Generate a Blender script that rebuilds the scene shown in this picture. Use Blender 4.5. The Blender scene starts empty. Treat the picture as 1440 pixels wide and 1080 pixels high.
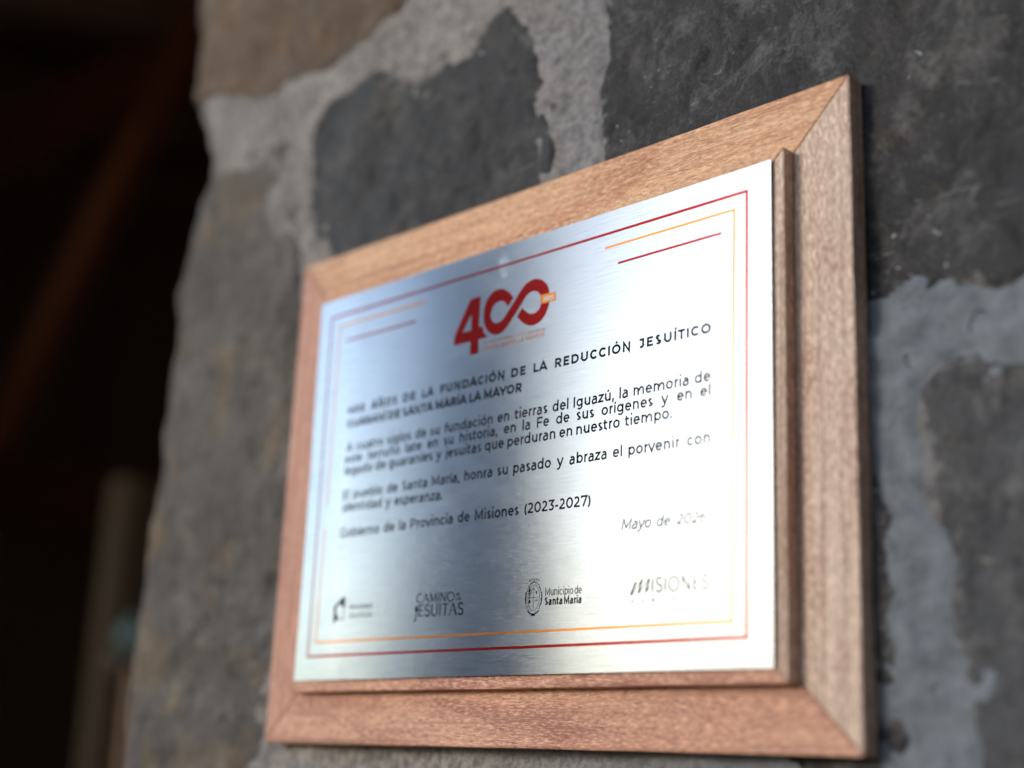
import bpy, bmesh, math, random
import numpy as np
from mathutils import Vector, Matrix, Quaternion
rad = math.radians
sc = bpy.context.scene
ZB = 1.5                      # height of the plaque's lower edge above the ground (m)

# ------------------------------------------------------------------ camera
cam_d = bpy.data.cameras.new('camera'); cam = bpy.data.objects.new('camera', cam_d)
sc.collection.objects.link(cam); sc.camera = cam
cam_d.sensor_width = 36.0; cam_d.lens = 50.42
cam_d.clip_start = 0.02; cam_d.clip_end = 3000
rx = Vector((0.702435772, 0.710511410, 0.041922806))      # camera right
ry = Vector((-0.159052237, 0.214110653, -0.963773321))    # camera down
rz = Vector((-0.693748061, 0.670320941, 0.263407411))     # camera forward
M = Matrix((rx, -ry, -rz)).transposed().to_4x4()
M.translation = Vector((0.71364, -0.50196, -0.01279 + ZB))
cam.matrix_world = M
cam_d.dof.use_dof = True
cam_d.dof.focus_distance = 0.690
cam_d.dof.aperture_fstop = 2.4
cam_d.dof.aperture_blades = 9

# ------------------------------------------------------------------ sky, sun, exposure
SUN_AZ, SUN_EL = 24.5, 13.5      # degrees from -Y towards -X, and above the horizon
w = bpy.data.worlds.new('World'); sc.world = w; w.use_nodes = True
nt = w.node_tree; bg = nt.nodes['Background']
sky = nt.nodes.new('ShaderNodeTexSky'); sky.sky_type = 'NISHITA'; sky.sun_disc = False
sky.sun_elevation = rad(SUN_EL); sky.sun_rotation = rad(180 + SUN_AZ)
sky.air_density = 1.0; sky.dust_density = 0.65; sky.ozone_density = 2.5
nt.links.new(sky.outputs[0], bg.inputs[0]); bg.inputs[1].default_value = 0.15
sl = bpy.data.lights.new('sun', 'SUN'); sl.energy = 0.7; sl.angle = rad(13); sl.color = (1, .92, .84)
sun = bpy.data.objects.new('sun', sl); sc.collection.objects.link(sun)
sdir = Vector((-math.sin(rad(SUN_AZ))*math.cos(rad(SUN_EL)), -math.cos(rad(SUN_AZ))*math.cos(rad(SUN_EL)), math.sin(rad(SUN_EL))))
sun.rotation_euler = sdir.to_track_quat('Z', 'Y').to_euler()
sun.location = sdir*20
sc.view_settings.view_transform = 'Standard'; sc.view_settings.look = 'None'
sc.view_settings.exposure = 1.03; sc.view_settings.gamma = 1

# ------------------------------------------------------------------ helpers
COL = sc.collection
rng = random.Random(7)
def hashn(ix, iy, seed):
    n = (ix.astype(np.int64)*374761393 + iy.astype(np.int64)*668265263 + seed*1442695041) & 0xffffffff
    n = ((n ^ (n >> 13))*1274126177) & 0xffffffff
    return ((n ^ (n >> 16)) & 0xffff)/65535.0
def vnoise(x, y, seed=0):
    ix = np.floor(x); iy = np.floor(y); fx = x-ix; fy = y-iy
    fx = fx*fx*(3-2*fx); fy = fy*fy*(3-2*fy)
    a = hashn(ix, iy, seed); b = hashn(ix+1, iy, seed); c = hashn(ix, iy+1, seed); d = hashn(ix+1, iy+1, seed)
    return (a*(1-fx)+b*fx)*(1-fy)+(c*(1-fx)+d*fx)*fy - .5
def fbm(x, y, sc_, oct=4, seed=0, gain=.5):
    s = 0; a = 1
    for k in range(oct):
        s = s + a*vnoise(x/sc_, y/sc_, seed+k*17); sc_ = sc_*.5; a *= gain
    return s
def sdf(poly, X, Y):                                # + inside
    P = np.array(poly, float); d = np.full(X.shape, 1e9); ins = np.zeros(X.shape, bool)
    for i in range(len(P)):
        x1, y1 = P[i]; x2, y2 = P[(i+1) % len(P)]
        ex, ey = x2-x1, y2-y1
        t = np.clip(((X-x1)*ex+(Y-y1)*ey)/(ex*ex+ey*ey+1e-12), 0, 1)
        d = np.minimum(d, np.hypot(X-x1-t*ex, Y-y1-t*ey))
        c = ((y1 > Y) != (y2 > Y)) & (X < (x2-x1)*(Y-y1)/((y2-y1) if y2 != y1 else 1e-9)+x1)
        ins ^= c
    return np.where(ins, d, -d)
def link(name, me, parent=None, mat=None, smooth=False):
    o = bpy.data.objects.new(name, me); COL.objects.link(o)
    if parent: o.parent = parent
    if mat and not me.materials: me.materials.append(mat)
    if smooth: me.polygons.foreach_set('use_smooth', [True]*len(me.polygons))
    return o
def pyd(name, V, F, parent=None, mat=None, smooth=False):
    me = bpy.data.meshes.new(name); me.from_pydata([tuple(v) for v in V], [], [tuple(f) for f in F]); me.update()
    return link(name, me, parent, mat, smooth)
def thing(name, label, cat, loc=(0, 0, 0), group=None):
    o = bpy.data.objects.new(name, None); COL.objects.link(o); o.location = loc; o.empty_display_size = .05
    o['label'] = label; o['category'] = cat
    if group: o['group'] = group
    return o
def tag(o, label, cat, group=None):
    o['label'] = label; o['category'] = cat
    if group: o['group'] = group
    return o
def box_mesh(name, sx, sy, sz, bev=0.0, seg=2, wob=0, seed=0):
    bm = bmesh.new(); bmesh.ops.create_cube(bm, size=1)
    bmesh.ops.scale(bm, vec=(sx, sy, sz), verts=bm.verts)
    if wob:
        L = max(sx, sy, sz); ax = (sx, sy, sz).index(L)
        ed = [e for e in bm.edges if abs((e.verts[0].co-e.verts[1].co)[ax]) > L*.9]
        bmesh.ops.subdivide_edges(bm, edges=ed, cuts=8, use_grid_fill=True)
        r = random.Random(seed)
        offs = {}
        for v in bm.verts:
            k = round(v.co[ax]/L*9)
            if k not in offs: offs[k] = [r.uniform(-wob, wob) for _ in range(3)]
            for a in range(3):
                if a != ax: v.co[a] += offs[k][a]
    if bev: bmesh.ops.bevel(bm, geom=[e for e in bm.edges if e.calc_face_angle(0) > .5], offset=bev, segments=seg, affect='EDGES', profile=.6)
    me = bpy.data.meshes.new(name); bm.to_mesh(me); bm.free(); return me
def box(name, c, s, mat, parent=None, bev=.002, rot=(0, 0, 0), wob=0, seed=0):
    o = link(name, box_mesh(name, *s, bev=bev, wob=wob, seed=seed), parent, mat); o.location = c; o.rotation_euler = rot; return o

# node helpers
class NT:
    def __init__(s, name):
        s.m = bpy.data.materials.new(name); s.m.use_nodes = True; s.t = s.m.node_tree; s.b = s.t.nodes['Principled BSDF']
    def n(s, typ, **kw):
        nd = s.t.nodes.new(typ)
        for k, v in kw.items():
            if k.startswith('i_'):
                nd.inputs[k[2:].replace('_', ' ')].default_value = v
            else: setattr(nd, k, v)
        return nd
    def l(s, a, b): s.t.links.new(a, b)
    def coord(s, kind='Object', scale=(1, 1, 1), rot=(0, 0, 0), loc=None):
        tc = s.n('ShaderNodeTexCoord'); mp = s.n('ShaderNodeMapping')
        mp.inputs['Scale'].default_value = scale; mp.inputs['Rotation'].default_value = rot
        if loc is not None:
            oi = s.n('ShaderNodeObjectInfo'); vm = s.n('ShaderNodeVectorMath', operation='SCALE'); vm.inputs[0].default_value = loc
            s.l(oi.outputs['Random'], vm.inputs['Scale']); s.l(vm.outputs[0], mp.inputs['Location'])
        s.l(tc.outputs[kind], mp.inputs['Vector']); return mp.outputs[0]
    def noise(s, v, scale, detail=4, rough=.55, dist=0):
        nd = s.n('ShaderNodeTexNoise'); nd.inputs['Scale'].default_value = scale; nd.inputs['Detail'].default_value = detail
        nd.inputs['Roughness'].default_value = rough; nd.inputs['Distortion'].default_value = dist
        s.l(v, nd.inputs['Vector']); return nd.outputs['Fac']
    def ramp(s, f, stops, interp='LINEAR'):
        r = s.n('ShaderNodeValToRGB'); r.color_ramp.interpolation = interp; e = r.color_ramp.elements
        while len(e) < len(stops): e.new(.5)
        for el, (p, c) in zip(e, stops):
            el.position = p; el.color = (c, c, c, 1) if isinstance(c, (int, float)) else (*c, 1)
        s.l(f, r.inputs[0]); return r.outputs[0]
    def mix(s, f, a, b, mode='MIX'):
        m = s.n('ShaderNodeMix', data_type='RGBA', blend_type=mode)
        for sock, val in ((m.inputs[0], f), (m.inputs[6], a), (m.inputs[7], b)):
            if isinstance(val, (int, float)): sock.default_value = val if sock == m.inputs[0] else (val, val, val, 1)
            elif isinstance(val, tuple): sock.default_value = (*val, 1)
            else: s.l(val, sock)
        return m.outputs[2]
    def math(s, op, a, b=0):
        m = s.n('ShaderNodeMath', operation=op)
        for sock, val in ((m.inputs[0], a), (m.inputs[1], b)):
            if isinstance(val, (int, float)): sock.default_value = val
            else: s.l(val, sock)
        return m.outputs[0]
    def bump(s, h, strength, dist, prev=None):
        b = s.n('ShaderNodeBump'); b.inputs['Strength'].default_value = strength; b.inputs['Distance'].default_value = dist
        s.l(h, b.inputs['Height'])
        if prev: s.l(prev, b.inputs['Normal'])
        return b.outputs[0]
    def out(s, col=None, rough=None, normal=None, **kw):
        for k, v in (('Base Color', col), ('Roughness', rough), ('Normal', normal)):
            if v is None: continue
            if isinstance(v, (int, float)): s.b.inputs[k].default_value = v
            elif isinstance(v, tuple): s.b.inputs[k].default_value = (*v, 1)
            else: s.l(v, s.b.inputs[k])
        for k, v in kw.items(): s.b.inputs[k.replace('_', ' ')].default_value = v
        return s.m

# ------------------------------------------------------------------ materials
def stone_mat(name, dark, mid, warm, warm_amt, speck=.5, lichen=.25):
    k = NT(name); c = k.coord(loc=(40, 23, 61))
    big = k.noise(c, 9, 3, .55); med = k.noise(c, 38, 5, .62, .3); fine = k.noise(c, 520, 6, .85); pit = k.noise(c, 190, 2, .5)
    col = k.mix(k.ramp(med, [(.32, 0.), (.68, 1.)]), dark, mid)
    wf = k.ramp(k.noise(c, 17, 4, .6, .8), [(.62-warm_amt*.25, 0.), (.80-warm_amt*.25, 1.)])
    col = k.mix(wf, col, warm)
    col = k.mix(k.ramp(big, [(.35, .0), (.7, .45)]), col, tuple(x*1.5 for x in mid))
    col = k.mix(k.ramp(fine, [(.38, .75), (.56, 0.)]), col, tuple(x*.35 for x in dark))
    # pale mineral specks and short scratches
    sp = k.ramp(k.noise(c, 230, 1, .4), [(.735, 0.), (.77, 1.)])
    spm = k.ramp(k.noise(c, 14, 2, .5), [(.50, 0.), (.62, 1.)])
    col = k.mix(k.math('MULTIPLY', k.math('MULTIPLY', sp, spm), speck), col, (.50, .49, .47))
    c2 = k.coord(scale=(14, 14, 55), rot=(0, .5, 0), loc=(31, 17, 9))
    scr = k.ramp(k.noise(c2, 1.6, 3, .6, 1.6), [(.66, 0.), (.72, .8)])
    col = k.mix(k.math('MULTIPLY', scr, speck), col, (.30, .27, .23))
    c3 = k.coord(loc=(7, 77, 19)); dst = k.ramp(k.noise(c3, 34, 10, .85, .3), [(.50, 0.), (.66, .75)])
    col = k.mix(k.math('MULTIPLY', dst, speck), col, (.21, .20, .19))
    at = k.n('ShaderNodeAttribute', attribute_name='rim')          # mortar smeared over the stone's rim
    rim = k.math('ADD', at.outputs['Fac'], k.math('MULTIPLY', k.math('SUBTRACT', k.noise(c, 60, 5, .7, .6), .5), 2.6))
    col = k.mix(k.ramp(rim, [(.02, .85), (.34, 0.)]), col, (.20, .19, .18))
    lich = k.ramp(k.noise(c, 30, 5, .7, .4), [(.60, 0.), (.66, 1.)]); lm = k.ramp(k.noise(c, 7, 2, .5), [(.50, 0.), (.60, 1.)])
    col = k.mix(k.math('MULTIPLY', k.math('MULTIPLY', lich, lm), lichen), col, (.27, .21, .11))
    bl = k.noise(k.coord(scale=(1.5, 1.5, .9), loc=(17, 5, 29)), 34, 7, .75, .3)
    col = k.mix(k.ramp(bl, [(.36, .8), (.46, 0.)]), col, tuple(x*.45 for x in dark))
    col = k.mix(k.ramp(bl, [(.56, 0.), (.68, .7)]), col, tuple(x*1.9 for x in mid))
    n = k.bump(bl, .5, .004); n = k.bump(pit, .55, .0016, n); n = k.bump(fine, .6, .0006, n); n = k.bump(med, .6, .003, n)
    return k.out(col, k.ramp(med, [(.3, .62), (.7, .85)]), n, Specular_IOR_Level=.38)
M_BAS = stone_mat('basalt_dark', (.021, .020, .021), (.047, .0455, .047), (.085, .066, .048), .15, .8)
M_BAS2 = stone_mat('basalt_slate', (.026, .026, .027), (.054, .054, .056), (.095, .080, .058), .25, .45)
M_GRY = stone_mat('stone_weathered', (.062, .053, .046), (.128, .108, .092), (.19, .13, .07), .55, .6, .6)
M_SPK = stone_mat('basalt_speckled', (.036, .037, .041), (.088, .089, .095), (.12, .10, .075), .2, .9)
M_BRN = stone_mat('stone_brown', (.085, .052, .032), (.155, .10, .062), (.20, .12, .06), .6, .5, .8)

def mortar_mat():
    k = NT('mortar'); c = k.coord()
    a = k.noise(c, 22, 5, .6); f = k.noise(c, 300, 4, .7); g = k.noise(c, 90, 3, .6)
    col = k.mix(k.ramp(a, [(.3, 0.), (.7, 1.)]), (.235, .208, .19), (.38, .335, .305))
    col = k.mix(k.ramp(k.noise(c, 12, 4, .6, .5), [(.55, 0.), (.75, .6)]), col, (.29, .235, .18))
    col = k.mix(k.ramp(f, [(.38, .8), (.54, 0.)]), col, (.11, .105, .10))
    gr = k.noise(c, 130, 6, .8); col = k.mix(k.ramp(gr, [(.36, .6), (.50, 0.)]), col, (.12, .11, .10))
    col = k.mix(k.ramp(gr, [(.56, 0.), (.66, .5)]), col, (.42, .40, .38))
    pits = k.ramp(k.noise(c, 75, 1, .3), [(.26, 1.), (.31, 0.)])
    col = k.mix(k.math('MULTIPLY', pits, .8), col, (.10, .085, .07))
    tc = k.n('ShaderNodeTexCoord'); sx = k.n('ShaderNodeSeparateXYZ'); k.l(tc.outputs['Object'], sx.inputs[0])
    sky_tint = k.ramp(k.math('ADD', sx.outputs[0], k.math('MULTIPLY', a, .25)), [(.26, 0.), (.50, 1.)])   # blue skylight painted into the mortar, stronger further right
    col = k.mix(sky_tint, col, k.mix(k.ramp(g, [(.3, 0.), (.7, 1.)]), (.125, .140, .160), (.205, .222, .246)))
    col = k.mix(k.ramp(gr, [(.36, .55), (.50, 0.)]), col, (.085, .09, .10))
    h = k.mix(pits, g, 0.0)
    n = k.bump(f, .7, .0007); n = k.bump(g, .6, .0022, n)
    n = k.bump(k.math('SUBTRACT', 1.0, pits), .8, .002, n)
    return k.out(col, .88, n, Specular_IOR_Level=.3)
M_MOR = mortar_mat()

def wood_mat(name, base, lite, dark, fleck, streak=1.0):
    k = NT(name)
    c = k.coord(scale=(1, 1, 1), loc=(3.1, 1.7, 2.3))
    def st(sx, sy, sz, lc=(3.1, 1.7, 2.3)): return k.coord(scale=(sx, sy, sz), loc=lc)
    rings = k.noise(st(2.2, 26, 26), 1, 4, .55, 1.2)          # slow colour bands along the rail
    patch = k.noise(st(11, 38, 38, (9, 4, 2)), 1, 4, .6, .8)
    pores = k.noise(st(230, 1700, 1700), 1, 3, .75)               # short open pores
    ray = k.noise(st(230, 1300, 1300, (5, 8, 1)), 1, 3, .65, .4)         # medullary flecks, short dashes
    col = k.mix(k.ramp(rings, [(.3, 0.), (.7, 1.)]), base, lite)
    col = k.mix(k.ramp(patch, [(.46, 0.), (.66, .9)]), col, dark)
    col = k.mix(k.math('MULTIPLY', k.ramp(ray, [(.47, 0.), (.60, 1.)]), fleck), col, tuple(min(1, x*1.45) for x in lite))
    col = k.mix(k.math('MULTIPLY', k.ramp(pores, [(.34, 1.), (.49, 0.)]), .75*streak), col, tuple(x*.42 for x in dark))
    lng = k.noise(st(7, 330, 330, (2, 3, 9)), 1, 4, .65, .5)            # long grain lines
    col = k.mix(k.ramp(lng, [(.50, 0.), (.66, .55)]), col, tuple(x*.62 for x in dark))
    kn = k.ramp(k.noise(st(14, 60, 60, (2, 7, 5)), 1, 2, .5), [(.73, 0.), (.80, .5)])
    col = k.mix(kn, col, tuple(x*.35 for x in dark))
    n = k.bump(pores, .55, .0005); n = k.bump(ray, .35, .0005, n)
    return k.out(col, k.ramp(ray, [(.4, .58), (.65, .42)]), n, Specular_IOR_Level=.45)
M_WT = wood_mat('wood_top_rail', (.66, .335, .17), (.76, .45, .26), (.50, .20, .095), .6)  # brighter than the other rails: light from above put into the colour
M_WB = wood_mat('wood_bottom_rail', (.52, .235, .14), (.66, .36, .23), (.35, .125, .08), .65)  # darker: the lower rail's shade is put into its colour
M_WR = wood_mat('wood_right_rail', (.50, .33, .235), (.68, .52, .41), (.42, .225, .15), .85, 1.0)  # greyer: sheen at the grazing angle painted into the wood
M_WL = wood_mat('wood_left_rail', (.54, .24, .155), (.61, .325, .215), (.43, .17, .105), .4)

def steel():
    k = NT('brushed_steel')
    def st(a, b, lc=None):
        tc = k.n('ShaderNodeTexCoord'); mp = k.n('ShaderNodeMapping'); mp.inputs['Scale'].default_value = (a, 1, b); mp.inputs['Rotation'].default_value = (0, 0, 0)
        k.l(tc.outputs['Object'], mp.inputs['Vector']); return mp.outputs[0]
    s1 = k.noise(st(45, 1900), 1, 3, .65); s2 = k.noise(st(160, 3600), 1, 2, .6); blot = k.noise(st(18, 30), 1, 4, .6)
    s3 = k.noise(st(12, 500), 1, 2, .6)
    # fingerprints and dry water spots
    tc = k.n('ShaderNodeTexCoord'); vor = k.n('ShaderNodeTexVoronoi'); vor.inputs['Scale'].default_value = 26; vor.inputs['Randomness'].default_value = 1
    k.l(tc.outputs['Object'], vor.inputs['Vector'])
    spots = k.math('MULTIPLY', k.ramp(vor.outputs['Distance'], [(.10, 1.), (.17, 0.)]), k.ramp(k.noise(st(40, 40), 1, 3, .7), [(.52, 0.), (.68, 1.)]))
    col = k.mix(k.ramp(s1, [(.3, 0.), (.7, 1.)]), (.54, .545, .56), (.66, .66, .67))
    col = k.mix(k.math('MULTIPLY', spots, .6), col, (.80, .80, .80))
    r = k.math('ADD', k.math('MULTIPLY', s1, .08), .12)
    r = k.math('ADD', r, k.math('MULTIPLY', k.ramp(blot, [(.5, 0.), (.8, 1.)]), .06))
    r = k.math('ADD', r, k.math('MULTIPLY', spots, .15))
    n = k.bump(s1, .17, .00011); n = k.bump(s2, .14, .00008, n); n = k.bump(s3, .05, .0003, n)
    k.out(col, r, n, Metallic=1.0, Anisotropic=.95)
    tg = k.n('ShaderNodeTangent', direction_type='UV_MAP', uv_map='UVMap'); k.l(tg.outputs[0], k.b.inputs['Tangent'])
    k.b.inputs['Anisotropic Rotation'].default_value = ANISO_ROT
    return k.m
ANISO_ROT = 0.25
M_STEEL = steel()
def ink(name, col, metal=.75):
    """thin translucent ink cured on the brushed steel: it tints the metal's own sheen"""
    k = NT(name); tc = k.n('ShaderNodeTexCoord'); mp = k.n('ShaderNodeMapping'); mp.inputs['Scale'].default_value = (45, 1, 1900)
    k.l(tc.outputs['Object'], mp.inputs['Vector']); s = k.noise(mp.outputs[0], 1, 3, .65)
    c = k.mix(k.ramp(s, [(.35, 0.), (.75, .3)]), col, tuple(min(1, x*1.25+.015) for x in col))
    k.out(c, k.math('ADD', k.math('MULTIPLY', s, .08), .14), k.bump(s, .2, .0001), Specular_IOR_Level=.1, Metallic=metal, Anisotropic=.95)
    tg = k.n('ShaderNodeTangent', direction_type='UV_MAP', uv_map='UVMap'); k.l(tg.outputs[0], k.b.inputs['Tangent'])
    k.b.inputs['Anisotropic Rotation'].default_value = ANISO_ROT
    return k.m
M_INK = ink('ink_black', (.012, .013, .018)); M_RED = ink('ink_red', (.34, .012, .010)); M_LRED = ink('ink_line_red', (.38, .02, .014))
M_ORG = ink('ink_orange', (.85, .30, .06)); M_WHT = ink('ink_white', (.8, .78, .74)); M_GRI = ink('ink_grey', (.014, .013, .014))
M_ORL = ink('ink_pale_orange', (.75, .27, .10))

def plain(name, a, b, scale=8, rough=.8, bs=.4, bd=.004, st=(1, 1, 1)):
    k = NT(name); c = k.coord(scale=st, loc=(13, 7, 5)); f = k.noise(c, scale, 5, .6)
    return k.out(k.mix(k.ramp(f, [(.3, 0.), (.7, 1.)]), a, b), rough, k.bump(f, bs, bd), Specular_IOR_Level=.3)
M_SOIL = plain('red_soil', (.17, .10, .065), (.26, .17, .11), 3, .95, .5, .02)
M_LIME = plain('limewash', (.72, .72, .71), (.82, .81, .79), 5, .9, .4, .006)
M_DWOOD = plain('old_timber', (.28, .17, .11), (.42, .26, .17), 6, .75, .5, .004, (1, 1, .12))
M_RWOOD = plain('red_timber', (.24, .07, .028), (.36, .11, .042), 6, .7, .5, .004, (.15, 1, 1))
M_PWOOD = plain('post_timber', (.19, .115, .06), (.28, .17, .09), 9, .75, .5, .004, (1, 1, .12))
M_FLOOR = plain('floor_tile', (.06, .04, .03), (.10, .065, .05), 7, .8)
M_GREEN = plain('green_glaze', (.10, .17, .15), (.15, .22, .20), 9, .35, .1, .001)
M_TILE = plain('clay_tile', (.25, .10, .055), (.36, .16, .09), 6, .85)
M_DSTONE = stone_mat('added_wall_stone', (.03, .028, .027), (.06, .055, .05), (.08, .06, .04), .3, .3)

# ------------------------------------------------------------------ ground
def ground():
    V = []; F = []; n = 24; r0 = 400
    bm = bmesh.new(); bmesh.ops.create_grid(bm, x_segments=40, y_segments=40, size=600)
    me = bpy.data.meshes.new('ground'); bm.to_mesh(me); bm.free()
    o = link('ground', me, None, M_SOIL); o['kind'] = 'structure'
    me = box_mesh('floor', 7.6, 4.6, .12, .01); o = link('floor', me, None, M_FLOOR); o.location = (-1.2, 2.75, .066); o['kind'] = 'structure'
ground()

def added_hills():
    # unseen wooded ridge, added to cut the horizon glow reflected in the steel
    n, m = 240, 10; V = []; F = []
    for j in range(m+1):
        for i in range(n):
            a = 2*math.pi*i/n; az = math.degrees(a)
            prof = 8+18*math.exp(-((az-33)/13.)**2)+10*math.exp(-((az-150)/50.)**2)+8*math.exp(-((az-270)/40.)**2)
            prof += 2.2*math.sin(i*.21)+1.3*math.sin(i*.53+1)+.8*math.sin(i*1.7)
            t = j/m; r = 190+t*120; hh = prof*math.sin(min(1, t*1.6)*math.pi/2)-(t > .7)*(t-.7)*20
            V.append((-math.sin(a)*r, -math.cos(a)*r, hh-.3))
    for j in range(m):
        for i in range(n): F.append((j*n+i, j*n+(i+1) % n, (j+1)*n+(i+1) % n, (j+1)*n+i))
    o = pyd('added_hills', V, F, None, plain('added_woodland', (.03, .05, .02), (.07, .09, .04), .08, .95, .6, 1.5), True); o['kind'] = 'structure'
added_hills()

# ------------------------------------------------------------------ the stone wall
YW = 0.014; RC = 0.05; DEPTH = .36
EZ = np.array([-2, -1.2, -.8, -.4, -.059, .019, .052, .115, .176, .238, .285, .324, .361, .402, .425, .481, .529, .563, .62, .9, 1.3])
EX = np.array([-.17, -.18, -.172, -.182, -.168, -.179, -.180, -.176, -.175, -.175, -.172, -.173, -.167, -.152, -.155, -.183, -.180, -.189, -.192, -.175, -.18])+.023
def wall_point(s, z, h):
    """s: distance along the wall face (wraps round the corner), z: height above plaque edge, h: proud of the face"""
    xc = np.interp(z, EZ, EX)+vnoise(z/.035, z*0+3.3, 61)*.0045+vnoise(z/.012, z*0+1.3, 62)*.003
    a = np.clip((xc-s)/RC, 0, math.pi/2); back = np.maximum(xc-s-RC*math.pi/2, 0)
    nx = -np.sin(a); ny = -np.cos(a)
    x = np.where(s > xc, s, xc+RC*nx); y = np.where(s > xc, YW, YW+RC+RC*ny)+back
    return x+nx*h, y+ny*h, z+ZB
def grid_mesh(name, s, z, keep, h, mat, parent, edge=None):
    ny_, nx_ = s.shape
    x, y, zz = wall_point(s, z, h)
    idx = -np.ones(s.shape, int)
    kf = keep[:-1, :-1] | keep[1:, :-1] | keep[:-1, 1:] | keep[1:, 1:]
    use = np.zeros(s.shape, bool); use[:-1, :-1] |= kf; use[1:, :-1] |= kf; use[:-1, 1:] |= kf; use[1:, 1:] |= kf
    idx[use] = np.arange(use.sum())
    V = np.stack([x[use], y[use], zz[use]], 1).astype(np.float32)
    r, c = np.nonzero(kf)
    F = np.stack([idx[r, c], idx[r, c+1], idx[r+1, c+1], idx[r+1, c]], 1).astype(np.int32)
    me = bpy.data.meshes.new(name); me.vertices.add(len(V)); me.vertices.foreach_set('co', V.ravel())
    me.loops.add(F.size); me.loops.foreach_set('vertex_index', F.ravel())
    me.polygons.add(len(F)); me.polygons.foreach_set('loop_start', np.arange(0, F.size, 4, dtype=np.int32))
    me.update(calc_edges=True); me.validate()
    me.polygons.foreach_set('use_smooth', np.ones(len(me.polygons), bool))
    if edge is not None:
        at = me.attributes.new('rim', 'FLOAT', 'POINT'); at.data.foreach_set('value', edge[use].astype(np.float32))
    return link(name, me, parent, mat)
wall = thing('stone_wall', 'dark rough stone wall with pale mortar joints behind the framed plaque', 'wall', (0, 0, 0))
mm = lambda L: [(a/1000, b/1000) for a, b in L]
STONES = [  # (outline in mm on the wall face, material, proud mm, grid step mm, label)
 (mm([(-330, 640), (-330, 470), (-183, 474), (-156, 468), (-116, 455), (-75, 442), (-63, 446), (-29, 443), (-8, 441), (17, 448), (41, 452), (64, 459), (84, 488), (70, 600), (-60, 660)]), M_BRN, 3, 2.0, 'brown stone'),
 (mm([(-6, 307), (-11, 321), (-20, 357), (-23, 392), (-12, 415), (10, 419), (39, 423), (51, 418), (66, 405), (84, 397), (101, 399), (112, 405), (129, 402), (140, 412), (150, 419), (164, 423), (174, 408), (185, 388), (198, 365), (198, 347), (206, 333), (208, 315), (210, 302), (218, 266), (199, 234), (107, 232), (24, 257)]), M_BAS2, 2.5, 1.6, None),
 (mm([(243, 427), (238, 398), (239, 384), (240, 363), (239, 343), (243, 329), (242, 312), (242, 303), (249, 259), (269, 212), (314, 175), (372, 171), (403, 177), (411, 178), (416, 180), (421, 182), (427, 185), (432, 188), (442, 186), (448, 187), (456, 180), (463, 182), (469, 183), (494, 183), (570, 200), (590, 300), (560, 420), (420, 480), (290, 470)]), M_BAS, 2.5, 1.6, None),
 (mm([(560, 150), (495, 148), (467, 153), (460, 155), (447, 160), (441, 157), (430, 155), (424, 147), (423, 136), (425, 123), (425, 114), (425, 96), (430, 86), (432, 75), (432, 58), (433, 47), (437, 40), (438, 31), (439, 13), (442, 1), (445, -25), (498, -60), (580, -40), (600, 60)]), M_SPK, 3, 1.6, None),
 (mm([(372, 152), (395, 136), (402, 110), (407, 95), (408, 77), (408, 49), (411, 31), (414, 13), (413, -6), (405, -28), (362, -22), (337, -3), (311, -2), (298, 50), (306, 135)]), M_BAS, 2, 1.8, None),
 (mm([(-57, 404), (-53, 394), (-54, 366), (-51, 348), (-41, 335), (-28, 320), (-21, 290), (-2, 229), (13, 146), (4, 77), (-13, 19), (-20, -6), (-44, -44), (-100, -90), (-330, -90), (-330, 385), (-150, 402), (-135, 400), (-117, 399), (-99, 398), (-69, 399)]), M_GRY, 3.5, 2.0, 'large weathered grey stone'),
 (mm([(17, -24), (81, -19), (182, -18), (257, -20), (300, -50), (270, -140), (120, -150), (22, -120)]), M_GRY, 2, 2.5, None),
 (mm([(85, 197), (168, 200), (221, 198), (270, 168), (273, 64), (178, 40), (61, 58), (40, 177)]), M_BAS, 1.5, 5, None),
]
def add_stone(poly, mat, proud, step, label, k):
    P = np.array(poly); step /= 1000
    xs = np.arange(P[:, 0].min()-.006, P[:, 0].max()+.006, step); zs = np.arange(P[:, 1].min()-.006, P[:, 1].max()+.006, step)
    S, Z = np.meshgrid(xs, zs)
    d = sdf(poly, S, Z) + .0042 + fbm(S, Z, .016, 3, 50)*.0045 + fbm(S, Z, .004, 2, 90)*.002
    t = np.clip((d+.002)/.011, 0, 1); t = t*t*(3-2*t)
    h = -.0045 + t*(.0045+proud/1000) + fbm(S, Z, .07, 5, 11+k*31, .55)*.0065 + np.minimum(0, fbm(S, Z, .012, 3, 5+k)+.12)*.004
    h += (hashn(np.floor(S/step), np.floor(Z/step), 3)-.5)*.0002
    o = grid_mesh('stone', S, Z, d > -.004, h, mat, wall, np.clip(d/.02, -1, 1))
    if label: o['label'] = label
for k, (pl, m_, pr, st_, lb) in enumerate(STONES): add_stone(pl, m_, pr, st_, lb, k)
# the rest of the wall, beyond the picture
def clip_half(poly, a, b):                       # keep the side nearer to a
    out = []; mx, my = (a[0]+b[0])/2, (a[1]+b[1])/2; nx, ny = b[0]-a[0], b[1]-a[1]
    f = lambda p: (p[0]-mx)*nx+(p[1]-my)*ny
    for i in range(len(poly)):
        p, q = poly[i], poly[(i+1) % len(poly)]; fp, fq = f(p), f(q)
        if fp <= 0: out.append(p)
        if fp*fq < 0: t = fp/(fp-fq); out.append((p[0]+t*(q[0]-p[0]), p[1]+t*(q[1]-p[1])))
    return out
seeds = []
for j in range(12):
    for i in range(9):
        seeds.append((-.33+.30*i+rng.uniform(-.07, .07)+(.15 if j % 2 else 0), -1.38+.26*j+rng.uniform(-.06, .06)))
kk = 20
VIEW = [(-.62, .74), (.50, .32), (.48, -.02), (-.38, -.04)]       # what the picture shows is laid stone by stone above
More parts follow.
